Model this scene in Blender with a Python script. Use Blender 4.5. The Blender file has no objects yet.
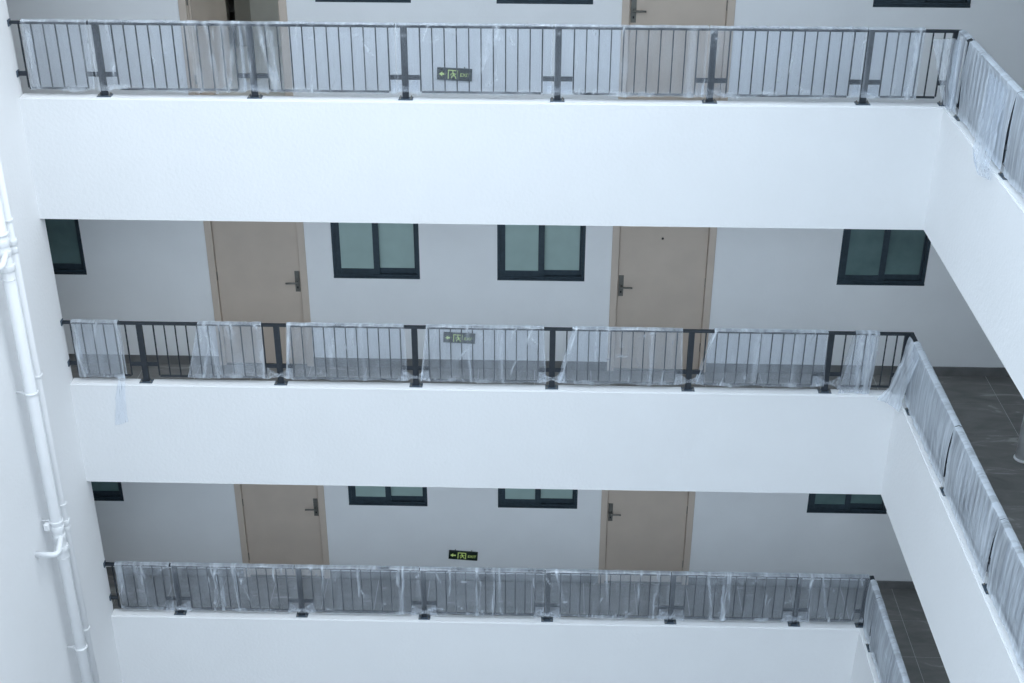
import bpy, bmesh, math, random
from mathutils import Vector, Matrix, noise

scene = bpy.context.scene
COL = scene.collection

# ------------------------------------------------------------------ camera
CAM = (4.7404, -11.71, 3.9667); YAW, PITCH, ROLL, FPX = -0.0233, 0.5006, 0.0032, 1358.3
fw = Vector((math.sin(YAW)*math.cos(PITCH), math.cos(YAW)*math.cos(PITCH), -math.sin(PITCH)))
rt = Vector((math.cos(YAW), -math.sin(YAW), 0)); up = rt.cross(fw)
r2 = rt*math.cos(ROLL) + up*math.sin(ROLL); u2 = -rt*math.sin(ROLL) + up*math.cos(ROLL)
cd = bpy.data.cameras.new('camera'); cam = bpy.data.objects.new('camera', cd); COL.objects.link(cam)
M = Matrix((r2, u2, -fw)).transposed().to_4x4(); M.translation = CAM
cam.matrix_world = M
cd.sensor_width = 36; cd.lens = FPX*36/1024; cd.clip_start = .05
scene.camera = cam

# ------------------------------------------------------------------ light: overcast sky over the open courtyard
SKY = 1.5
wd = bpy.data.worlds.new('world'); scene.world = wd; wd.use_nodes = True
bg = wd.node_tree.nodes['Background']
bg.inputs[0].default_value = (0.745, 0.872, 1.0, 1)
# CIE overcast sky: luminance (1 + 2 sin(elevation)) / 3
_nt = wd.node_tree; _tc = _nt.nodes.new('ShaderNodeTexCoord'); _sx = _nt.nodes.new('ShaderNodeSeparateXYZ')
_mx = _nt.nodes.new('ShaderNodeMath'); _mx.operation = 'MAXIMUM'; _mx.inputs[1].default_value = 0
_ma = _nt.nodes.new('ShaderNodeMath'); _ma.operation = 'MULTIPLY_ADD'; _ma.inputs[1].default_value = 2/3*SKY; _ma.inputs[2].default_value = 1/3*SKY
_nt.links.new(_tc.outputs['Generated'], _sx.inputs[0]); _nt.links.new(_sx.outputs['Z'], _mx.inputs[0])
_nt.links.new(_mx.outputs[0], _ma.inputs[0]); _nt.links.new(_ma.outputs[0], bg.inputs[1])
sd = bpy.data.lights.new('soft_fill_sun', 'SUN'); sd.energy = 0.8; sd.angle = math.radians(75); sd.color = (1, .98, .95)
sun = bpy.data.objects.new('soft_fill_sun', sd); COL.objects.link(sun)
sun.rotation_euler = Vector((-.80, .22, -.75)).to_track_quat('-Z', 'Y').to_euler()      # soft sun added from the right to brighten the left wall
scene.view_settings.view_transform = 'Standard'; scene.view_settings.look = 'None'
scene.view_settings.exposure = 1.16; scene.view_settings.gamma = 1
scene.view_settings.use_curve_mapping = False
try:
    scene.cycles.transparent_max_bounces = 32; scene.cycles.max_bounces = 14; scene.cycles.diffuse_bounces = 8
except Exception: pass

# ------------------------------------------------------------------ measured layout (metres)
W = 1.48            # back wall plane
XR = 8.306          # right parapet face
T = 0.13            # parapet thickness
HF = 1.192          # parapet height (soffit to top)
FL = -0.60          # floor level below parapet top
H = 3.0
XO = 10.1           # outer wall of the right corridor
XE = -2.2           # far left end of the corridor
YN = -11.5          # near parapet face
LEVELS = {'upper': 3.0, 'top': 0.0, 'middle': -3.0, 'bottom': -6.0}
STOREYS = {k: v for k, v in LEVELS.items() if k != 'upper'}
GROUND = -9.6; ROOF = 2.4

# ------------------------------------------------------------------ materials
def nodes(name):
    m = bpy.data.materials.new(name); m.use_nodes = True
    nt = m.node_tree; b = nt.nodes['Principled BSDF']
    return m, nt, b
def N(nt, t, **kw):
    n = nt.nodes.new(t)
    for k, v in kw.items(): setattr(n, k, v)
    return n
def simple(name, col, rough=.6, metal=0, var=.06, nscale=6, bump=0, bscale=60, spec=.4):
    m, nt, b = nodes(name)
    tc = N(nt, 'ShaderNodeTexCoord'); nz = N(nt, 'ShaderNodeTexNoise')
    nz.inputs['Scale'].default_value = nscale; nz.inputs['Detail'].default_value = 5
    nt.links.new(tc.outputs['Object'], nz.inputs['Vector'])
    cr = N(nt, 'ShaderNodeValToRGB')
    cr.color_ramp.elements[0].position = .3; cr.color_ramp.elements[1].position = .7
    cr.color_ramp.elements[0].color = tuple(c*(1-var) for c in col)+(1,)
    cr.color_ramp.elements[1].color = tuple(min(1, c*(1+var)) for c in col)+(1,)
    nt.links.new(nz.outputs['Fac'], cr.inputs['Fac']); nt.links.new(cr.outputs['Color'], b.inputs['Base Color'])
    b.inputs['Roughness'].default_value = rough; b.inputs['Metallic'].default_value = metal
    b.inputs['Specular IOR Level'].default_value = spec
    if bump:
        n2 = N(nt, 'ShaderNodeTexNoise'); n2.inputs['Scale'].default_value = bscale; n2.inputs['Detail'].default_value = 4
        nt.links.new(tc.outputs['Object'], n2.inputs['Vector'])
        bp = N(nt, 'ShaderNodeBump'); bp.inputs['Strength'].default_value = bump; bp.inputs['Distance'].default_value = .01
        nt.links.new(n2.outputs['Fac'], bp.inputs['Height']); nt.links.new(bp.outputs['Normal'], b.inputs['Normal'])
    return m

MAT = {}
MAT['plaster'] = simple('white_plaster', (.735, .745, .755), .85, var=.012, nscale=1.5, bump=.35, bscale=28, spec=.2)
MAT['corridor'] = simple('corridor_paint', (.875, .89, .90), .8, var=.02, nscale=2, bump=.12, bscale=40, spec=.25)
MAT['ceiling'] = simple('ceiling_paint', (.88, .88, .88), .9, var=.01)
MAT['concrete'] = simple('slab_concrete', (.33, .34, .35), .9, var=.12, nscale=5, bump=.3)
MAT['grout'] = simple('pale_grout', (.55, .55, .54), .95, var=.1)
MAT['skirting'] = simple('dark_skirting_tile', (.18, .182, .18), .5, var=.15, nscale=8)
MAT['door'] = simple('taupe_door_paint', (.595, .505, .425), .5, var=.045, nscale=3, bump=.05, bscale=80)
MAT['doorframe'] = simple('taupe_frame_paint', (.615, .525, .445), .5, var=.03, nscale=5)
MAT['steel'] = simple('brushed_steel', (.19, .187, .17), .4, metal=.4, var=.1, nscale=30)
MAT['frame'] = simple('dark_window_aluminium', (.036, .056, .072), .42, metal=.15, var=.15, nscale=20)
MAT['frosted'] = simple('frosted_green_glass', (.35, .47, .445), .28, var=.05, nscale=5, bump=.05, bscale=120, spec=.5)
MAT['darkglass'] = simple('dark_green_glass', (.115, .185, .185), .25, var=.2, nscale=3, spec=.5)
MAT['railing'] = simple('dark_railing_paint', (.020, .026, .034), .45, metal=.1, var=.2, nscale=25, bump=.05)
MAT['plate'] = simple('grey_blue_plate_steel', (.10, .135, .175), .35, metal=.5, var=.25, nscale=40)
MAT['pvc'] = simple('white_pvc', (.70, .715, .73), .5, var=.015, nscale=4, spec=.5)
MAT['riser'] = simple('white_riser_paint', (.90, .91, .91), .35, var=.01, nscale=4, spec=.5)
MAT['signboard'] = simple('black_green_sign', (.006, .018, .014), .3, var=.1)
MAT['room'] = simple('room_plaster', (.72, .71, .66), .9, var=.05)
MAT['wardrobe'] = simple('room_panel', (.45, .43, .39), .7, var=.05)
MAT['black'] = simple('black_rubber', (.01, .01, .012), .6, var=.1)

def sign_print():
    m, nt, b = nodes('yellow_green_sign_print')
    b.inputs['Base Color'].default_value = (.50, .62, .22, 1)
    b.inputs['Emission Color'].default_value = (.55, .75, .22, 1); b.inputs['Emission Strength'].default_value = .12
    return m
MAT['print'] = sign_print()

def tile_mat():
    m, nt, b = nodes('dark_floor_tile')
    gm = N(nt, 'ShaderNodeNewGeometry'); oi = N(nt, 'ShaderNodeObjectInfo')
    mp = N(nt, 'ShaderNodeMapping'); mp.inputs['Scale'].default_value = (1.1, 3.4, 1)
    nt.links.new(gm.outputs['Position'], mp.inputs['Vector'])
    nz = N(nt, 'ShaderNodeTexNoise'); nz.inputs['Scale'].default_value = 1.7; nz.inputs['Detail'].default_value = 7; nz.inputs['Roughness'].default_value = .62
    nz.inputs['Distortion'].default_value = 1.2
    nt.links.new(mp.outputs['Vector'], nz.inputs['Vector'])
    cr = N(nt, 'ShaderNodeValToRGB'); e = cr.color_ramp.elements
    e[0].position = .30; e[0].color = (.155, .155, .15, 1); e[1].position = .60; e[1].color = (.225, .22, .21, 1)
    k = e.new(.70); k.color = (.40, .395, .38, 1)          # dried slurry smears
    nt.links.new(nz.outputs['Fac'], cr.inputs['Fac'])
    hv = N(nt, 'ShaderNodeHueSaturation')
    mr = N(nt, 'ShaderNodeMapRange'); mr.inputs['To Min'].default_value = .88; mr.inputs['To Max'].default_value = 1.12
    nt.links.new(oi.outputs['Random'], mr.inputs['Value']); nt.links.new(mr.outputs['Result'], hv.inputs['Value'])
    nt.links.new(cr.outputs['Color'], hv.inputs['Color']); nt.links.new(hv.outputs['Color'], b.inputs['Base Color'])
    b.inputs['Roughness'].default_value = .5
    return m
MAT['tile'] = tile_mat()

def film_mat():
    m = bpy.data.materials.new('clear_plastic_film'); m.use_nodes = True
    nt = m.node_tree; nt.nodes.clear()
    out = N(nt, 'ShaderNodeOutputMaterial'); mix = N(nt, 'ShaderNodeMixShader')
    tr = N(nt, 'ShaderNodeBsdfTransparent'); tr.inputs[0].default_value = (.95, .97, 1, 1)
    df = N(nt, 'ShaderNodeBsdfDiffuse'); df.inputs[0].default_value = (.80, .87, .95, 1)
    tl = N(nt, 'ShaderNodeBsdfTranslucent'); tl.inputs[0].default_value = (.78, .84, .90, 1)
    gl = N(nt, 'ShaderNodeBsdfGlossy'); gl.inputs['Roughness'].default_value = .22; gl.inputs[0].default_value = (.9, .9, .9, 1)
    m1 = N(nt, 'ShaderNodeMixShader'); m1.inputs[0].default_value = .28
    m2 = N(nt, 'ShaderNodeMixShader'); m2.inputs[0].default_value = .18
    nt.links.new(df.outputs[0], m1.inputs[1]); nt.links.new(tl.outputs[0], m1.inputs[2])
    nt.links.new(m1.outputs[0], m2.inputs[1]); nt.links.new(gl.outputs[0], m2.inputs[2])
    tc = N(nt, 'ShaderNodeTexCoord'); mp = N(nt, 'ShaderNodeMapping'); mp.inputs['Scale'].default_value = (26, 6, 2.2)
    nt.links.new(tc.outputs['Object'], mp.inputs['Vector'])
    nz = N(nt, 'ShaderNodeTexNoise'); nz.inputs['Scale'].default_value = 1; nz.inputs['Detail'].default_value = 6
    nz.inputs['Distortion'].default_value = .8
    nt.links.new(mp.outputs['Vector'], nz.inputs['Vector'])
    mr = N(nt, 'ShaderNodeMapRange'); mr.inputs['From Min'].default_value = .42; mr.inputs['From Max'].default_value = .78
    mr.inputs['To Min'].default_value = .85; mr.inputs['To Max'].default_value = 1.35
    nt.links.new(nz.outputs['Fac'], mr.inputs['Value'])
    at = N(nt, 'ShaderNodeAttribute'); at.attribute_name = 'film_haze'
    mu = N(nt, 'ShaderNodeMath', operation='MULTIPLY', use_clamp=True)
    nt.links.new(at.outputs['Fac'], mu.inputs[0]); nt.links.new(mr.outputs['Result'], mu.inputs[1])
    mn = N(nt, 'ShaderNodeMath', operation='MINIMUM'); mn.inputs[1].default_value = .93
    nt.links.new(mu.outputs[0], mn.inputs[0])
    nt.links.new(mn.outputs[0], mix.inputs[0]); nt.links.new(tr.outputs[0], mix.inputs[1]); nt.links.new(m2.outputs[0], mix.inputs[2])
    bp = N(nt, 'ShaderNodeBump'); bp.inputs['Strength'].default_value = .5; bp.inputs['Distance'].default_value = .01
    nt.links.new(nz.outputs['Fac'], bp.inputs['Height'])
    for s in (df, gl): nt.links.new(bp.outputs['Normal'], s.inputs['Normal'])
    nt.links.new(mix.outputs[0], out.inputs['Surface'])
    return m
MAT['film'] = film_mat()

# ------------------------------------------------------------------ helpers
def tag(o, label=None, cat=None, group=None, kind=None):
    if label: o['label'] = label
    if cat: o['category'] = cat
    if group: o['group'] = group
    if kind: o['kind'] = kind
    return o
def obj(name, me, mat=None, parent=None, loc=(0, 0, 0), rot=(0, 0, 0)):
    o = bpy.data.objects.new(name, me); COL.objects.link(o)
    if me is not None and mat and not me.materials: me.materials.append(MAT[mat])
    o.location = loc; o.rotation_euler = rot
    if parent: o.parent = parent
    return o
def empty(name, loc, rz=0, ry=0):
    o = obj(name, None, loc=loc, rot=(0, ry, rz)); o.empty_display_size = .1
    return o
def add_box(bm, x0, x1, y0, y1, z0, z1):
    v = [bm.verts.new(c) for c in ((x0,y0,z0),(x1,y0,z0),(x1,y1,z0),(x0,y1,z0),(x0,y0,z1),(x1,y0,z1),(x1,y1,z1),(x0,y1,z1))]
    fs = [bm.faces.new([v[i] for i in f]) for f in ((3,2,1,0),(4,5,6,7),(0,1,5,4),(1,2,6,5),(2,3,7,6),(3,0,4,7))]
    return v, fs
def finish(bm, name, bevel=0, seg=1, smooth=False):
    if bevel: bmesh.ops.bevel(bm, geom=list(bm.edges), offset=bevel, segments=seg, affect='EDGES', clamp_overlap=True)
    me = bpy.data.meshes.new(name); bm.to_mesh(me); bm.free()
    if smooth:
        for p in me.polygons: p.use_smooth = True
    return me
def boxes(name, bl, bevel=0, seg=1):
    bm = bmesh.new()
    for b in bl: add_box(bm, *b)
    return finish(bm, name, bevel, seg)
CACHE = {}
def cbox(dx, dy, dz, mat, bevel=.002):            # centred box with shared mesh data
    k = (round(dx, 4), round(dy, 4), round(dz, 4), mat, bevel)
    if k not in CACHE:
        CACHE[k] = boxes('box', [(-dx/2, dx/2, -dy/2, dy/2, -dz/2, dz/2)], bevel); CACHE[k].materials.append(MAT[mat])
    return CACHE[k]
def lathe(name, prof, n=24):                       # profile of (r, z)
    bm = bmesh.new(); rings = []
    for r, z in prof: rings.append([bm.verts.new((r*math.cos(2*math.pi*i/n), r*math.sin(2*math.pi*i/n), z)) for i in range(n)])
    for a, b in zip(rings, rings[1:]):
        for i in range(n): bm.faces.new((a[i], a[(i+1) % n], b[(i+1) % n], b[i]))
    bm.faces.new(list(reversed(rings[0]))); bm.faces.new(rings[-1])
    return finish(bm, name, smooth=True)
def tube(name, pts, r, n=16):
    bm = bmesh.new(); pts = [Vector(p) for p in pts]; rings = []
    for i, p in enumerate(pts):
        d = (pts[min(i+1, len(pts)-1)] - pts[max(i-1, 0)]).normalized()
        a = d.cross(Vector((0, 0, 1)) if abs(d.z) < .9 else Vector((1, 0, 0))).normalized(); b = d.cross(a)
        k = 1.0
        if 0 < i < len(pts)-1:
            c = (p-pts[i-1]).normalized().dot((pts[i+1]-p).normalized()); k = 1/max(.75, math.sqrt((1+c)/2))
        rings.append([bm.verts.new(p + r*k*(a*math.cos(2*math.pi*j/n) + b*math.sin(2*math.pi*j/n))) for j in range(n)])
    for a, b in zip(rings, rings[1:]):
        for j in range(n): bm.faces.new((a[j], a[(j+1) % n], b[(j+1) % n], b[j]))
    bm.faces.new(list(reversed(rings[0]))); bm.faces.new(rings[-1])
    bmesh.ops.recalc_face_normals(bm, faces=list(bm.faces))
    return finish(bm, name, smooth=True)
def prism(name, pts, y0, y1):                      # outline in x-z, extruded along y
    bm = bmesh.new()
    a = [bm.verts.new((x, y0, z)) for x, z in pts]; b = [bm.verts.new((x, y1, z)) for x, z in pts]
    bm.faces.new(a); bm.faces.new(list(reversed(b))); n = len(pts)
    for i in range(n): bm.faces.new((a[(i+1) % n], a[i], b[i], b[(i+1) % n]))
    bmesh.ops.recalc_face_normals(bm, faces=list(bm.faces))
    return finish(bm, name)
def struct(name, me, mat, label, cat):
    return tag(obj(name, me, mat), label, cat, kind='structure')

# ================================================================== SETTING
# parapets: one L-shaped white beam per storey (front run + right run)
ORD = {'upper': 'flat roof above the picture', 'top': 'top storey in view', 'middle': 'middle storey', 'bottom': 'bottom storey in view'}
for nm, zc in LEVELS.items():
    bm = bmesh.new(); z0, z1 = zc-HF, zc
    out = [(0, 0), (XR, 0), (XR, YN), (XR+T, YN), (XR+T, T), (0, T)]
    a = [bm.verts.new((x, y, z0)) for x, y in out]; b = [bm.verts.new((x, y, z1)) for x, y in out]
    bm.faces.new(list(reversed(a))); top = bm.faces.new(b)
    for i in range(6): bm.faces.new((a[i], a[(i+1) % 6], b[(i+1) % 6], b[i]))
    bmesh.ops.recalc_face_normals(bm, faces=list(bm.faces))
    bmesh.ops.bevel(bm, geom=[e for e in bm.edges if all(abs(v.co.z-z1) < 1e-6 for v in e.verts)], offset=.012, segments=2, affect='EDGES')
    struct('wall_parapet_'+nm, finish(bm, 'parapet'), 'plaster', 'white plastered L-shaped parapet of the '+ORD[nm], 'parapet')

# left courtyard wall with the drain pipes
struct('wall_left', boxes('wall_left', [(-.2, 0, YN-.2, .11, GROUND, ROOF+.75), (XE, -.2, -.1, .11, GROUND, ROOF+.75)]), 'plaster', 'tall white plastered courtyard wall carrying the drain pipes', 'wall')
struct('wall_left_end', boxes('wall_left_end', [(XE-.2, XE, .0, W+.2, GROUND, ROOF)]), 'corridor', 'white end wall of the corridors hidden behind the courtyard wall', 'wall')
struct('wall_right', boxes('wall_right', [(XO, XO+.2, YN-2, W+.2, GROUND, ROOF)]), 'corridor', 'white outer wall of the corridors on the right', 'wall')

# back wall of each storey with real door and window openings
DOORS = [(1.150, 2.213), (5.495, 6.592)]
WINS = [(-1.13, -.192), (2.500, 3.436), (4.272, 5.212), (7.920, 8.858)]
WB, WT, DT = .502, 1.70, 1.52
def back_wall(zc):
    z0, z1 = zc+FL, zc+FL+H
    ops = sorted([(a, b, zc+FL, zc+DT) for a, b in DOORS] + [(a, b, zc+WB, zc+WT) for a, b in WINS])
    bl, x = [], XE
    for a, b, lo, hi in ops:
        bl.append((x, a, W, W+.2, z0, z1))
        if lo > z0: bl.append((a, b, W, W+.2, z0, lo))
        bl.append((a, b, W, W+.2, hi, z1)); x = b
    bl.append((x, XO, W, W+.2, z0, z1))
    return boxes('back_wall', bl)
for nm, zc in STOREYS.items():
    struct('wall_back_'+nm, back_wall(zc), 'corridor', 'pale painted back wall behind the railing of the '+ORD[nm], 'wall')
# ground storey wall under the bottom corridor
struct('wall_ground', boxes('wall_ground', [(XE, XO, W, W+.2, GROUND, -6+FL)]), 'corridor', 'pale ground storey wall below the bottom corridor', 'wall')
struct('floor_courtyard', boxes('ground', [(-14, 24, -45, W+.4, GROUND-.2, GROUND)]), 'concrete', 'grey concrete courtyard ground far below', 'floor')

# corridor slabs, ceilings, tiles, skirting
TS = .626
TILE = boxes('tile', [(-TS/2+.003, TS/2-.003, -TS/2+.003, TS/2-.003, -.010, 0)], .0015); TILE.materials.append(MAT['tile'])
def lbox(z0, z1):
    return [(XE, XO, T, W, z0, z1), (XR+T, XO, YN, T, z0, z1)]
for nm, zc in LEVELS.items():
    zf = zc+FL
    fl = struct('floor_'+nm, boxes('slab', lbox(zf-.14, zf-.0035)), 'grout', 'dark grey tiled corridor floor of the '+ORD[nm], 'floor')
    struct('ceiling_below_'+nm, boxes('ceil', lbox(zf-.16, zf-.14)), 'ceiling', 'white ceiling under the slab of the '+ORD[nm], 'ceiling')
    if nm in ('top', 'middle', 'bottom'):
        xs = [9.07+TS*(k+.5) for k in range(-19, 2)]; ys = [.88+TS*(k+.5) for k in range(-7, 1)]
        for x in xs:
            for y in ys:
                x0, x1, y0, y1 = x-TS/2, x+TS/2, y-TS/2, y+TS/2
                x1 = min(x1, XO); y1 = min(y1, W)
                if y1 <= T+.02: x0 = max(x0, XR+T)
                elif y0 < T: 
                    if x0 < XR+T: y0 = T
                x0 = max(x0, XE)
                if x1-x0 < .05 or y1-y0 < .05: continue
                if abs(x1-x0-TS) < 1e-4 and abs(y1-y0-TS) < 1e-4:
                    obj('tile', TILE, None, fl, (x, y, zf))
                else:
                    obj('tile', cbox(round(x1-x0-.006, 3), round(y1-y0-.006, 3), .010, 'tile', .0015), None, fl, ((x0+x1)/2, (y0+y1)/2, zf-.005))
    # skirting, interrupted at the doors
    if nm == 'upper': continue
    segs, x = [], XE
    for a, b in DOORS: segs.append((x, a)); x = b
    segs.append((x, XO))
    struct('baseboard_'+nm, boxes('skirting', [(a, b, W-.012, W, zf, zf+.11) for a, b in segs]), 'skirting', 'dark tiled skirting along the back wall of the '+ORD[nm], 'baseboard')

# near side of the courtyard: only the open gallery the camera looks out from
struct('wall_near_parapet', boxes('near', [(0, XR+T, YN-T, YN, 3-HF, 3)]), 'plaster', 'white parapet of the near gallery just below the viewpoint', 'parapet')
struct('floor_near', boxes('near_slab', [(0, XO, YN-2, YN-T, 3+FL-.15, 3+FL)]), 'grout', 'grey floor slab of the near gallery below the viewpoint', 'floor')

# ------------------------------------------------------------------ windows
def window(idx, a, b, zc, glass, label):
    w, h = b-a, WT-WB
    e = empty('window_%d' % idx, (a, W+.045, zc+WB)); tag(e, label, 'window', kind='structure')
    D = .035
    obj('window_frame', boxes('wf', [(0, .035, -D, D, 0, h), (w-.035, w, -D, D, 0, h), (.035, w-.035, -D, D, 0, .045), (.035, w-.035, -D, D, h-.045, h)], .003), 'frame', e)
    mid = w*.5
    for k, (x0, x1, sl, sr, y) in enumerate(((.035, mid+.035, .05, .065, -.014), (mid-.02, w-.035, .05, .024, .012))):
        sa = obj('sash', boxes('sash', [(x0, x0+sl, y-.012, y+.012, .045, h-.045), (x1-sr, x1, y-.012, y+.012, .045, h-.045),
                                        (x0+sl, x1-sr, y-.012, y+.012, .045, .105), (x0+sl, x1-sr, y-.012, y+.012, h-.1, h-.045)], .002), 'frame', e)
        obj('pane', boxes('pane', [(x0+sl, x1-sr, y-.003, y+.003, .105, h-.1)]), glass, sa)
        if k == 0: obj('latch', boxes('latch', [(x1-.04, x1-.018, y-.022, y-.0125, .62, .70)], .002), 'frame', sa)
    obj('sill', boxes('sill', [(0, w, -.05, -.036, 0, .022)], .002), 'frame', e)
WL = ['dark window cut off by the left courtyard wall', 'frosted two-pane sliding window to the right of the left door', 'frosted two-pane sliding window to the left of the right door', 'dark two-pane sliding window at the right end, past the right door']
n = 1
for nm, zc in STOREYS.items():
    for k, (a, b) in enumerate(WINS):
        window(n, a, b, zc, 'frosted' if k in (1, 2) else 'darkglass', WL[k]+', '+ORD[nm]); n += 1

# ------------------------------------------------------------------ doors
def door(idx, a, b, zc, side, label, ang=0, peep=False):
    w, h = b-a, DT-FL
    e = empty('door_%d' % idx, (a, W, zc+FL)); tag(e, label, 'door', kind='structure')
    F = .075
    obj('door_frame', boxes('df', [(0, F, -.015, .12, 0, h), (w-F, w, -.015, .12, 0, h), (F, w-F, -.015, .12, h-F, h),
                                   (F, F+.022, .065, .12, 0, h-F), (w-F-.022, w-F, .065, .12, 0, h-F)], .003), 'doorframe', e)
    obj('threshold', boxes('th', [(F, w-F, .0, .12, -.006, .012)], .002), 'steel', e)
    lw = w-2*F-.008
    # leaf hinged at the side away from the handle
    hx = w-F-.004 if side == 'L' else F+.004
    sgn = -1 if side == 'L' else 1
    if ang: hx, sgn = F+.004, 1
    lf = obj('door_leaf', boxes('leaf', [(min(0, sgn*lw), max(0, sgn*lw), 0, .045, .014, h-F-.005)], .003), 'door', e, (hx, .02, 0), (0, 0, ang))
    px = sgn*(lw-.036); zz = 1.048
    obj('handle_plate', boxes('plate', [(px-.026, px+.026, -.008, 0, zz-.125, zz+.125)], .002), 'steel', lf)
    obj('lever', tube('lever', [(px, -.008, zz), (px, -.05, zz), (px-sgn*.02, -.058, zz), (px-sgn*.12, -.058, zz-.002)], .010, 10), 'steel', lf)
    obj('keyhole', boxes('key', [(px-.008, px+.008, -.0105, -.008, zz-.085, zz-.06)], .001), 'black', lf)
    if peep: obj('peephole', tube('peep', [(sgn*lw*.515, .0, 1.61), (sgn*lw*.515, -.006, 1.61)], .012, 12), 'black', lf)
    for hz in (.25, 1.05, 1.85):
        obj('hinge', tube('hinge', [(-sgn*.002, -.006, hz), (-sgn*.002, -.006, hz+.1)], .006, 8), 'steel', lf)
n = 1
for nm, zc in STOREYS.items():
    if nm == 'top':
        door(n, *DOORS[0], zc, 'R', 'taupe door standing ajar, left of the two on the top storey in view', ang=math.radians(79)); n += 1
    else:
        door(n, *DOORS[0], zc, 'R', 'closed taupe door with its lever on the right, left of the two, '+ORD[nm], peep=False); n += 1
    door(n, *DOORS[1], zc, 'L', 'closed taupe door with its lever on the left, right of the two, '+ORD[nm], peep=True); n += 1

# room seen through the open door
RY = W+2.2; RX0, RX1, RZ0, RZ1 = .75, 3.6, FL, 2.2
struct('wall_room_partition', boxes('room_a', [(RX0, 1.09, RY, RY+.15, RZ0, RZ1), (1.19, 1.38, RY, RY+.15, RZ0, RZ1)]), 'wardrobe', 'brownish partition deep in the room behind the open door', 'wall')
struct('wall_room_back', boxes('room_b', [(1.38, RX1, RY-.04, RY+.15, RZ0, RZ1)]), 'room', 'grey back wall deep in the room behind the open door', 'wall')
struct('wall_room_sides', boxes('room_c', [(RX0-.1, RX0, W+.2, RY+1.6, RZ0, RZ1), (RX0, RX1, RY+1.5, RY+1.6, RZ0, RZ1),
    (RX1, RX1+.1, W+.2, W+1.4, RZ0, RZ1), (RX1, RX1+.1, W+2.1, RY+1.6, RZ0, RZ1), (RX1, RX1+.1, W+1.4, W+2.1, RZ0, .1), (RX1, RX1+.1, W+1.4, W+2.1, 1.7, RZ1)]), 'room', 'grey side walls of the room behind the open door, with an opening added for light', 'wall')  # unseen opening on the right side, added to brighten the room
struct('floor_room', boxes('room_f', [(RX0, RX1, W+.2, RY+1.6, RZ0-.1, RZ0-.002), (DOORS[0][0]+.05, DOORS[0][1]-.05, W+.12, W+.2, RZ0-.1, RZ0-.002)]), 'room', 'pale floor of the room behind the open door', 'floor')
struct('ceiling_room', boxes('room_cl', [(RX0, RX1, W+.2, RY+1.6, RZ1, RZ1+.1)]), 'ceiling', 'white ceiling of the room behind the open door', 'ceiling')

# ================================================================== RAILINGS
SP, X0 = 1.3662, .7682          # post pitch and first post on the front run
SPR, X0R = 1.352, .378          # the same on the right run (local, from the corner)
BP = .1086                      # bar pitch
ZT, ZB, ZX = .675, .078, .20    # top of the top rail, bottom rail, cross bar
BARH = ZT-.02-(ZB-.0075)
PLATE = None
def post(parent, x, plate_rot=0):
    pm = cbox(.058, .032, ZT-.02-.008, 'railing', .002)
    po = obj('post', pm, None, parent, (x, 0, .008+(ZT-.028)/2))
    obj('base_plate', cbox(.13, .085, .008, 'plate', .0015), None, po, (0, -.004, -(ZT-.028)/2-.004))
    for sx in (-1, 1):
        for sy in (-1, 1):
            if 'bolt' not in CACHE:
                CACHE['bolt'] = lathe('bolt', [(.009, 0), (.009, .008), (.005, .009), (.005, .016), (.001, .0165)], 8); CACHE['bolt'].materials.append(MAT['steel'])
            obj('bolt', CACHE['bolt'], None, po, (sx*.048, -.004+sy*.027, -(ZT-.028)/2))
def bar(parent, x, thick=False):
    obj('baluster', cbox(.0105 if not thick else .0125, .016, BARH, 'railing', .0015), None, parent, (x, 0, ZB-.0075+BARH/2))
def hbar(parent, name, x0, x1, z, dy, dz):
    obj(name, cbox(x1-x0, dy, dz, 'railing', .0015), None, parent, ((x0+x1)/2, 0, z))
def panel(parent, a, b, left=True, right=True, pa=None, pb=None):
    nb = max(1, round((b-a)/BP)); st = (b-a)/nb
    for k in range(nb+1): bar(parent, a+k*st, k in (0, nb))
    hbar(parent, 'bottom_rail', a+.008, b-.008, ZB-.012, .026, .014)
    if pa is not None: hbar(parent, 'cross_bar', pa, a-.008, ZX, .012, .044)
    if pb is not None: hbar(parent, 'cross_bar', b+.008, pb, ZX, .012, .044)
def railing(name, loc, rz, length, posts, label, start_wall, end_post):
    e = empty(name, loc, rz); tag(e, label, 'railing', 'courtyard railings')
    hbar(e, 'top_rail', 0 if start_wall else -.0225, length, ZT-.01, .045, .02)
    for x in posts: post(e, x)
    g = .14
    first = posts[0]
    if start_wall:
        panel(e, .085, first-g, pa=.012, pb=first-.029)
        for z in (ZX, ZT-.012):
            obj('wall_bracket', cbox(.012, .06, .06, 'plate', .002), None, e, (.006, 0, z))
    else:
        panel(e, .075, first-g+.02, pa=None, pb=first-.029)
    for p, q in zip(posts, posts[1:]): panel(e, p+g, q-g, pa=p+.029, pb=q-.029)
    last = posts[-1]
    if end_post:
        panel(e, last+g, end_post-.10, pa=last+.029, pb=end_post-.029)
        post(e, end_post)
    else:
        panel(e, last+g, length-.02, pa=last+.029)
    return e
YP = .074; XC = XR+.071
VIEW = {'top': 0.0, 'middle': -3.0, 'bottom': -6.0}
for nm, zc in VIEW.items():
    s = {'top': 'top', 'middle': 'middle', 'bottom': 'bottom'}[nm]
    railing('balcony_railing', (0, YP, zc), 0, XC+.0225, [X0+k*SP for k in range(6)],
            'dark metal railing along the back run of the %s storey in view' % s, True, 8.34)
    railing('balcony_railing', (XC, YP-.045, zc), -math.pi/2, 5.9, [X0R-.045+k*SPR for k in range(5)],
            'dark metal railing along the right hand run of the %s storey in view' % s, False, None)

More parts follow.
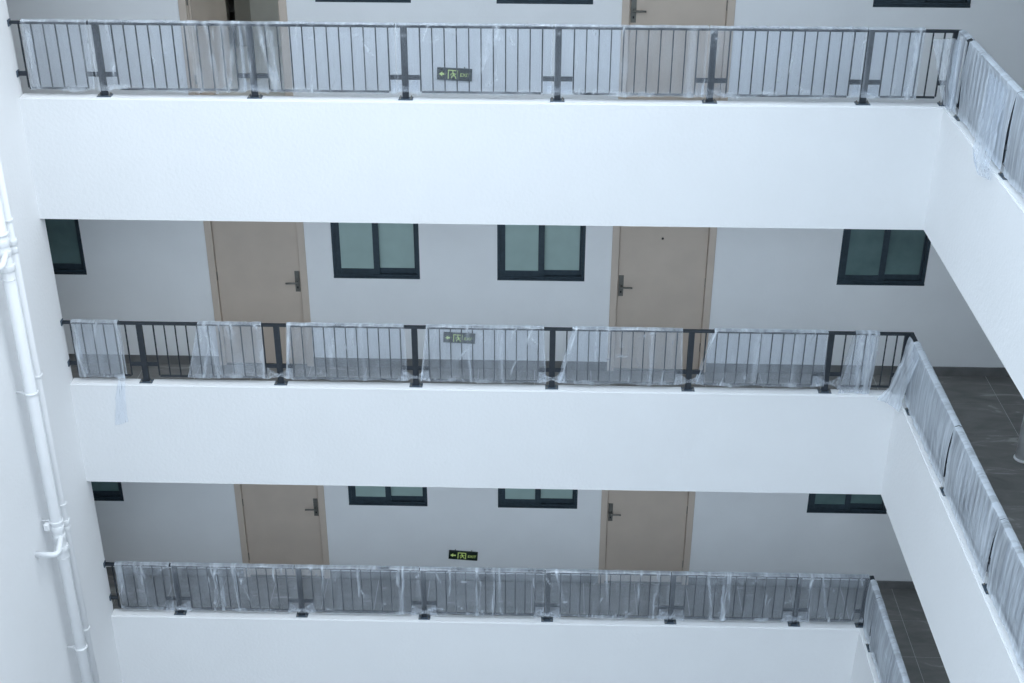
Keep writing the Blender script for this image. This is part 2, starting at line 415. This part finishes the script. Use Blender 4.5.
# ================================================================== PLASTIC FILM on the railings
def film_mesh(rows, dens, name):
    """rows: list of rows of points; dens: same shape"""
    nr, nc = len(rows), len(rows[0])
    vs = [p for r in rows for p in r]; ds = [d for r in dens for d in r]
    fs = [(i*nc+j, i*nc+j+1, (i+1)*nc+j+1, (i+1)*nc+j) for i in range(nr-1) for j in range(nc-1)]
    return vs, ds, fs
def film_object(name, parts, loc, rz, label):
    V, D, F = [], [], []
    for v, d, f in parts:
        o = len(V); V += v; D += d; F += [tuple(i+o for i in q) for q in f]
    me = bpy.data.meshes.new(name); me.from_pydata([tuple(v) for v in V], [], F); me.update()
    at = me.attributes.new('film_haze', 'FLOAT', 'POINT')
    at.data.foreach_set('value', D)
    for p in me.polygons: p.use_smooth = True
    o = obj(name, me, 'film', None, loc, (0, 0, rz))
    return tag(o, label, 'plastic film', 'plastic films wrapped on the railings')
FS = .55
def nz(a, b, c): return noise.noise(Vector((a, b, c)))
def wrap(u0, u1, haze, seed, folds=(), zb=.05, tilt0=0., tilt1=0., nfold=2.5, famp=.12, back=True, bulge=.0, edge=.18, top=.38, rip=1.0, cuff=0., crease=9, crs=1.0, step=.0085):
    """film folded over the top rail: front sheet, over the rail, back sheet.  tilt0/1: how far the lower corners reach beyond the upper ones"""
    rnd = random.Random(seed); s = seed*7.31
    L = u1-u0; nc = max(6, int(L/step))
    fl = list(folds)
    for k in range(int(L*nfold)):
        u = rnd.uniform(u0, u1); fl.append((u, u+rnd.gauss(0, .03), rnd.uniform(.006, .017), rnd.uniform(.3, 1)*famp, rnd.uniform(0, .5), rnd.uniform(.5, 1)))
    path = [('f', k/21) for k in range(22)] + [('t', 0), ('t', .5), ('t', 1)]
    if back: path += [('b', 1-k/8) for k in range(9)]
    cre = []
    for k in range(int(L*crease)):
        an = rnd.choice([rnd.gauss(math.pi/2, .35), rnd.uniform(0, math.pi)]); cz = rnd.choice([rnd.uniform(.08, .66), rnd.uniform(.5, .68), rnd.uniform(.04, .18)])
        cre.append((rnd.uniform(u0, u1), cz, math.cos(an), math.sin(an), rnd.uniform(.03, .15), rnd.uniform(.005, .010), rnd.uniform(.12, .5)*crs))
    rows, dens = [], []
    for kind, t in path:
        row, dr = [], []
        for j in range(nc+1):
            c = j/nc
            tt = t if kind != 't' else 1.0
            a = u0 - tilt0*(1-tt); b = u1 + tilt1*(1-tt)
            u = a+(b-a)*c
            zl = zb + .022*nz(u*5, s, .3) + .010*nz(u*19, s, 7)
            if kind == 't':
                w = .030*(1-2*t); z = ZT+.008+.012*(1-abs(2*t-1)) + .006*nz(u*9, s, 4)
            else:
                z = zl+(ZT+.004-zl)*t
                w = (.034 + bulge*math.sin(math.pi*min(1, 1.15*(1-t)))*(.6+.4*nz(u*2.3, s, 2)) + rip*(.007*nz(u*4, z*2.5, s) + .004*nz(u*17, z*4, s)))
                if kind == 'b': w = -w
            d = haze*(1+.35*nz(u*2.2, z*1.8, s+3)) + .06*max(0, nz(u*11, z*3.5, s+9))
            if kind == 'f':
                for (cu, cz, ca, sa, ln, wd, am) in cre:
                    du, dz = u-cu, z-cz
                    if abs(du) > .16 or abs(dz) > .16: continue
                    q = abs(du*ca+dz*sa)/ln; x = (-du*sa+dz*ca+.12*(du*ca+dz*sa)**2/ln)/wd
                    if q < 1 and abs(x) < 2.5:
                        g = math.exp(-x*x)*(1-q*q); d += am*g; w += .004*g
            for fi, (ut, ub, wd, am, t0, t1) in enumerate(fl):
                uc = ub+(ut-ub)*tt + .016*nz(tt*2.2, fi*3.1, s+.5); x = (u-uc)/(wd*(.75+.6*nz(tt*3.1, fi*1.7, s+.9)))
                if abs(x) > 3: continue
                if abs(x) < 3 and t0-.25 <= tt:
                    g = math.exp(-x*x)*min(1, max(0, (tt-(t0-.25))*4))*(1 if t1 > .75 else max(.2, 1-tt*.6))
                    d += am*g*FS*(.75+.9*nz(tt*4, fi*2.3, s+.2))
                    if kind == 'f': w += .008*g*min(1, am*2)
            if kind == 't': d += top*(1+.8*nz(u*6, s, 12))
            if kind == 'f' and t < .08: d += .10*(1+nz(u*8, s, 1)) + .55*max(0, nz(u*4.5, s, 31)-.05)
            if cuff and kind == 'f' and tt > .84+.05*nz(u*5, s, 21): d += cuff*(1+.7*nz(u*14, z*10, s))
            e = min(c, 1-c)*L
            if e < .02: d += edge*(1-e/.02)
            row.append((u, -w, z)); dr.append(max(.02, d))
        rows.append(row); dens.append(dr)
    return film_mesh(rows, dens, 'wrap')
def wing(p, half, seed, d=.5, z0=.05, z1=.21, pinch=.9):
    """loose film bunched across the foot of a post"""
    s = seed*3.7; rows, dens = [], []; z0 += .02
    for i in range(9):
        t = i/8; row, dr = [], []
        for j in range(25):
            c = j/12-1
            z = z0+(z1-z0)*t*(1-.55*(1-abs(c))*pinch) + .05*(1-abs(c))*(1-t)*pinch + .012*nz(c*5, t*3, s)
            row.append((p+c*half*(1-.12*t), -(.045+.014*(1-c*c)+.012*nz(c*6, t*4, s+4)), z))
            dr.append(max(.05, d*(.75+.9*nz(c*9, t*5, s+8)) + .12*(1-abs(t-.1)*3 if t < .4 else 0)))
        rows.append(row); dens.append(dr)
    return film_mesh(rows, dens, 'wing')
def loft(curves, nu, nv, d, seed, amp=.02, ridges=6, rs=.35):
    """sheet interpolated between 3D polylines (all same point count), with crumple"""
    s = seed*5.1; rows, dens = [], []
    C = [[Vector(p) for p in c] for c in curves]
    def samp(c, t):
        x = t*(len(c)-1); k = min(int(x), len(c)-2); return c[k].lerp(c[k+1], x-k)
    for i in range(nv+1):
        t = i/nv*(len(C)-1); k = min(int(t), len(C)-2); f = t-k; row, dr = [], []
        f = f*f*(3-2*f) if len(C) > 2 else f
        for j in range(nu+1):
            q = samp(C[k], j/nu).lerp(samp(C[k+1], j/nu), f)
            a = nz(j/nu*ridges, i/nv*1.2, s)
            q = q + Vector((nz(j*.31, i*.2, s), -abs(nz(j*.29, i*.17, s+5)), .4*nz(j*.25, i*.3, s+9)))*amp
            row.append(tuple(q)); dr.append(max(.04, d*(1+.4*a) + rs*max(0, nz(j/nu*ridges*2.5, i/nv*1.1, s+2))))
        rows.append(row); dens.append(dr)
    return film_mesh(rows, dens, 'loft')

P = lambda k: X0+k*SP
ONTH = ['first', 'second', 'third', 'fourth', 'fifth', 'sixth']
def flabel(storey, where): return 'plastic film on the %s back railing, %s' % (storey, where)
def between(k):
    if k == 0: return 'from the left wall to the first post'
    if k == 6: return 'from the sixth post to the corner'
    return 'between its %s and %s posts' % (ONTH[k-1], ONTH[k])
# fold = (u_top, u_bottom, width, density, t0, t1)
# --- top storey
A = [
 (.115, .700, .13, [(.14, .18, .02, .5, 0, 1), (.62, .66, .015, .3, 0, 1)], {}, []),
 (.72, 2.06, .09, [(1.62, 1.66, .05, .25, 0, 1), (1.75, 1.80, .02, .5, 0, 1), (1.90, 1.88, .04, .35, 0, 1), (2.0, 1.9, .02, .4, 0, 1), (.87, .89, .012, .6, .3, 1)], {}, []),
 (2.05, 3.42, .08, [(2.10, 2.14, .03, .4, 0, 1), (2.22, 2.32, .02, .5, 0, 1), (2.30, 2.36, .03, .4, 0, 1)], {}, [wing(P(1), .14, 3, 0.17, z0=.03)]),
 (3.43, 4.82, .08, [(4.30, 4.05, .03, .3, .5, 1), (4.36, 4.1, .015, .4, .4, 1)], {}, [wing(P(2), .13, 4, 0.15, z0=.03)]),
 (4.83, 6.18, .09, [(5.45, 5.46, .03, .25, 0, 1), (6.05, 6.05, .04, .25, 0, 1)], {}, [wing(P(3), .13, 5, 0.15, z0=.04)]),
 (6.19, 7.56, .08, [], {}, [wing(P(4), .13, 6, 0.15, z0=.04)]),
 (7.57, 8.06, .11, [(7.86, 7.84, .03, .3, 0, 1), (8.03, 7.98, .04, .6, 0, 1)], {}, [wing(P(5), .12, 7, 0.12, z0=.05)]),
]
for k, (a, b, hz, fo, kw, ex) in enumerate(A):
    film_object('plastic_film', [wrap(a, b, hz, 10+k, fo, zb=.06, **kw)]+ex, (0, YP, 0), 0, flabel('top', between(k)))
# --- middle storey: film stops short of the posts at the top, gathered at their feet
B = [
 (.10, .565, .22, [(.11, .15, .015, .5, 0, 1), (.54, .56, .02, .5, 0, 1)], dict(zb=.05), []),
 (1.36, 1.99, .14, [(1.42, 1.52, .03, .5, 0, 1), (1.50, 1.36, .02, .5, 0, .5), (1.66, 1.72, .05, .25, 0, 1), (1.93, 1.97, .03, .4, 0, 1)], dict(tilt0=.16), []),
 (2.24, 3.40, .12, [(2.26, 2.20, .02, .8, 0, 1), (2.62, 2.68, .02, .35, 0, 1), (2.97, 2.98, .02, .3, 0, 1)], dict(tilt0=.04, tilt1=.02), [wing(P(1), .14, 21, 0.35)]),
 (3.62, 4.78, .13, [(3.63, 3.54, .02, .7, 0, 1), (4.02, 4.06, .015, .4, 0, 1), (4.36, 4.38, .025, .3, 0, 1)], dict(tilt0=.07, tilt1=.03), [wing(P(2), .15, 22, 0.35)]),
 (5.06, 6.14, .12, [(5.10, 4.94, .022, .9, 0, 1), (5.30, 5.30, .015, .5, .55, 1), (5.42, 5.44, .02, .4, 0, 1), (5.85, 5.85, .03, .3, 0, 1)], dict(tilt0=.14, tilt1=.03), [wing(P(3), .15, 23, 0.38)]),
 (6.45, 7.56, .12, [(6.46, 6.30, .02, .9, 0, 1), (6.9, 6.88, .03, .3, 0, 1), (7.3, 7.25, .03, .3, 0, 1)], dict(tilt0=.15, tilt1=.02), [wing(P(4), .15, 24, 0.35)]),
 (7.83, 8.06, .20, [(7.90, 7.92, .025, .7, 0, 1), (7.96, 7.98, .02, .6, 0, 1), (8.03, 8.0, .02, .5, 0, 1)], dict(tilt0=.10, tilt1=-.02, bulge=.03, zb=-.0), [wing(P(5), .15, 25, 0.30)]),
]
for k, (a, b, hz, fo, kw, ex) in enumerate(B):
    kw = dict(dict(zb=.068, nfold=2.5, famp=.15), **kw)
    film_object('plastic_film', [wrap(a, b, hz, 30+k, fo, **kw)]+ex, (0, YP, -3), 0, flabel('middle', between(k)))
# --- bottom storey: hazier, wrinkled, covering the posts
C = [(.12, .72), (.74, 2.09), (2.10, 3.46), (3.47, 4.83), (4.84, 6.2), (6.21, 7.57), (7.58, 8.345)]
for k, (a, b) in enumerate(C):
    rnd = random.Random(60+k); fo = []
    for j in range(4 if k not in (0, 6) else 2):
        u = rnd.uniform(a+.1, b-.1); fo.append((u, u+rnd.uniform(-.05, .12), .016, rnd.uniform(.4, .75), rnd.choice([0, 0, .5]), 1))
    if k == 0: fo.append((.15, .17, .05, .4, .4, 1))
    if k == 1: fo.append((1.45, 1.62, .014, .8, 0, 1))
    ex = [wing(P(k-1), .15, 40+k, .35, z0=.04)] if k else []
    if k == 0: pass
    film_object('plastic_film', [wrap(a, b, .12, 50+k, fo, cuff=.10, crease=15, zb=.062, nfold=4, famp=.18)]+ex, (0, YP, -6), 0, flabel('bottom', between(k)))
# --- right hand runs: hazier film in long streaks
PR = lambda k: X0R-.045+k*SPR
RW = ['from the corner to the first post', 'between its first and second posts', 'between its second and third posts', 'between its third and fourth posts', 'between its fourth and fifth posts']
for nm, zc in VIEW.items():
    spans = [(.02, PR(0)-.008)]+[(PR(k), PR(k+1)-.008) for k in range(4)]
    if nm == 'top': spans[0] = (.0, .26)
    if nm == 'middle': spans[0] = (.16, PR(0)+.02)
    for k, (a, b) in enumerate(spans):
        rnd = random.Random(k+int(-zc)*7+90)
        fo = [(u, u+rnd.uniform(-.06, .06), rnd.uniform(.02, .05), rnd.uniform(.08, .3), 0, 1) for u in [rnd.uniform(a, b) for _ in range(int(8*(b-a)))]]
        film_object('plastic_film', [wrap(a, b, .50, 100+k+int(-zc)*10, fo, zb=.03, tilt1=-.05 if k else 0, tilt0=-.02, nfold=2, famp=.15, rip=.3, crease=3, crs=.4, top=.36, bulge=.02)],
                    (XC, YP-.045, zc), -math.pi/2, 'plastic film on the %s right side railing, %s' % (nm, RW[k]))

# --- loose scraps
def scrap(parts, label): 
    o = film_object('plastic_scrap', parts, (0, 0, 0), 0, label); o['group'] = 'loose plastic film'
scrap([loft([[(.50, .03, -2.92), (.54, .03, -2.92), (.58, .03, -2.92)], [(.50, -.025, -2.99), (.53, -.03, -2.99), (.57, -.02, -2.99)],
             [(.45, -.03, -3.18), (.50, -.045, -3.18), (.555, -.03, -3.18)], [(.40, -.02, -3.47), (.47, -.04, -3.45), (.55, -.025, -3.42)]], 16, 30, .22, 3, .012, 4, .25)],
      'torn strip of clear plastic hanging down the middle parapet near its left end')
scrap([loft([[(8.34, .02, -2.33), (8.355, -.14, -2.325), (8.355, -.30, -2.325), (8.34, -.40, -2.34)],
             [(8.28, .0, -2.62), (8.27, -.13, -2.62), (8.29, -.24, -2.62), (8.30, -.33, -2.66)],
             [(8.20, -.02, -2.90), (8.22, -.09, -2.90), (8.26, -.16, -2.90), (8.29, -.25, -2.92)],
             [(8.10, -.03, -3.02), (8.20, -.05, -3.05), (8.27, -.12, -3.07), (8.285, -.22, -3.05)]], 30, 40, .50, 5, .012, 5, .35)],
      'crumpled plastic film flaring from the middle railing down over the parapet corner')
scrap([loft([[(8.34, -.95, .62), (8.335, -1.15, .64), (8.335, -1.45, .64)], [(8.29, -1.05, .30), (8.28, -1.28, .30), (8.29, -1.52, .30)],
             [(8.25, -1.12, .04), (8.22, -1.35, .02), (8.26, -1.58, .04)], [(8.27, -1.20, -.07), (8.25, -1.38, -.10), (8.285, -1.58, -.06)]], 26, 34, .30, 8, .02, 5, .3)],
      'loose plastic film billowing over the right hand parapet of the top storey')
scrap([loft([[(8.13, .035, .60), (8.30, .02, .62), (8.345, -.10, .62)], [(8.20, .03, .35), (8.29, .0, .35), (8.335, -.13, .33)],
             [(8.26, .03, .16), (8.30, -.03, .14), (8.335, -.17, .12)], [(8.30, .0, .03), (8.31, -.08, .01), (8.33, -.21, .03)]], 24, 30, .34, 12, .012, 6, .35)],
      'bunched plastic film wrapped round the corner of the top railing')

# ================================================================== EXIT SIGNS
def text_mesh(body, size):
    c = bpy.data.curves.new('text', 'FONT'); c.body = body; c.size = size; c.extrude = .0008; c.align_x = 'CENTER'; c.align_y = 'CENTER'
    o = bpy.data.objects.new('text_tmp', c); COL.objects.link(o)
    dg = bpy.context.evaluated_depsgraph_get(); dg.update()
    me = bpy.data.meshes.new_from_object(o.evaluated_get(dg)); bpy.data.objects.remove(o); bpy.data.curves.remove(c)
    me.materials.clear(); return me
EXIT = text_mesh('EXIT', .050)
def sign(zc, tilt, label):
    e = empty('exit_sign', (3.850, W-.001, zc-.208), 0, tilt); tag(e, label, 'sign', 'exit signs')
    obj('board', boxes('board', [(-.175, .175, -.022, 0, -.062, .062)], .003), 'signboard', e)
    y = -.0225
    obj('arrow', prism('arrow', [(-.155, 0), (-.122, .026), (-.122, .009), (-.088, .009), (-.088, -.009), (-.122, -.009), (-.122, -.026)], y-.001, y), 'print', e)
    obj('door_symbol', boxes('ds', [(-.066, -.057, y-.001, y, -.046, .046), (.026, .035, y-.001, y, -.046, .046), (-.057, .026, y-.001, y, .037, .046)]), 'print', e)
    m = bmesh.new()
    bl = [(-.004, .0, .020, .020)]
    def limb(pts, wd):
        for (x0, z0), (x1, z1) in zip(pts, pts[1:]):
            d = Vector((x1-x0, 0, z1-z0)).normalized(); nn = Vector((-d.z, 0, d.x))*wd/2
            a, b = Vector((x0, y, z0)), Vector((x1, y, z1))
            q = [a+nn, a-nn, b-nn, b+nn]
            lo = [m.verts.new(v) for v in q]; hi = [m.verts.new(v-Vector((0, .001, 0))) for v in q]
            m.faces.new(hi)
            for i in range(4): m.faces.new((lo[i], lo[(i+1) % 4], hi[(i+1) % 4], hi[i]))
    limb([(-.012, .014), (-.005, -.012)], .014); limb([(-.006, -.010), (-.026, -.020), (-.030, -.040)], .008)
    limb([(-.004, -.010), (.010, -.024), (.016, -.042)], .008); limb([(-.012, .012), (-.032, .004), (-.038, -.010)], .006); limb([(-.010, .012), (.008, .002), (.018, .008)], .006)
    c = [m.verts.new((-.016+.008*math.cos(k*math.pi/4), y-.001, .026+.008*math.sin(k*math.pi/4))) for k in range(8)]; m.faces.new(c)
    bmesh.ops.recalc_face_normals(m, faces=list(m.faces))
    obj('running_figure', finish(m, 'runner'), 'print', e)
    obj('exit_lettering', EXIT, 'print', e, (.106, y-.0006, -.004), (math.pi/2, 0, 0))
    for sx in (-.10, .10): obj('hook', tube('hook', [(sx, -.006, .062), (sx, -.006, .072), (sx, .0, .076)], .004, 8), 'black', e)
sign(0, math.radians(2.6), 'black and green EXIT sign behind the plastic film of the top railing')
sign(-3, math.radians(2.6), 'black and green EXIT sign behind the plastic film of the middle railing')
sign(-6, math.radians(4.0), 'black and green EXIT sign on bare wall above the bottom railing')

# ================================================================== DRAIN PIPES on the left wall
def drain(x, y, r, label, main):
    e = empty('drain_pipe', (x, y, GROUND)); tag(e, label, 'pipe', 'drain pipes')
    top = ROOF+.5-GROUND
    obj('pipe', lathe('pipe', [(r, 0), (r, top)], 28), 'pvc', e)
    def collar(z, h, rr, nm='coupling'):
        k = ('col', round(rr, 4), h)
        if k not in CACHE:
            CACHE[k] = lathe(nm, [(r+.0005, 0), (rr-.002, 0), (rr, .004), (rr, h-.004), (rr-.002, h), (r+.0005, h)], 28); CACHE[k].materials.append(MAT['pvc'])
        obj(nm, CACHE[k], None, e, (0, 0, z-GROUND))
    def clamp(z):
        k = ('clamp', round(r, 4))
        if k not in CACHE:
            bm = bmesh.new(); n = 28
            for i in range(n):
                pass
            bm.free()
            CACHE[k] = lathe('clamp', [(r+.001, 0), (r+.010, .001), (r+.011, .004), (r+.011, .018), (r+.010, .021), (r+.001, .022)], 28); CACHE[k].materials.append(MAT['pvc'])
        c = obj('clamp', CACHE[k], None, e, (0, 0, z-GROUND))
        obj('wall_stub', tube('stub', [(-r-.004, -.0, .011), (-x+.002, -.0, .011)], .009, 10), 'pvc', c)
        obj('clamp_ear', cbox(.022, .03, .022, 'pvc', .002), None, c, (-r-.016, 0, .011))
    for base in (2.02, -.98, -3.98, -6.98):
        if main:
            clamp(base+.18); collar(base+.08, .06, r+.008); collar(base-.01, .05, r+.007)
            collar(base-.15, .055, r+.014); collar(base-.24, .012, r+.005, 'socket_ring')
            br = obj('branch_pipe', tube('branch', [(.0, -.0, .0), (.035, -.06, -.01), (.065, -.235, -.03), (.05, -.265, -.034), (.02, -.272, -.035), (-x+.001, -.272, -.035)], .026, 16), 'pvc', e, (0, 0, base+.03-GROUND))
            obj('bracket_cap', cbox(.05, .06, .075, 'pvc', .008), None, e, (-.075, -.055, base+.16-GROUND))
            clamp(base-1.39)
        else:
            clamp(base+.20); collar(base-.02, .05, r+.012); collar(base-.1, .05, r+.006)
            clamp(base-1.36)
drain(.140, -1.24, .055, 'thick white drain pipe with branch fittings on the left courtyard wall', True)
drain(.115, -.99, .0375, 'thin white drain pipe just behind the thick one on the left courtyard wall', False)

# white riser standing in the right hand corridor of the middle storey
e = empty('riser_pipe', (9.605, -.18, -3.6)); tag(e, 'white upright pipe on the dark tiles at the right edge of the picture', 'pipe')
obj('pipe', lathe('riser', [(.075, 0), (.075, 2.23)], 28), 'riser', e)
obj('floor_flange', lathe('flange', [(.0755, 0), (.088, 0), (.088, .012), (.080, .02), (.0755, .02)], 28), 'riser', e)
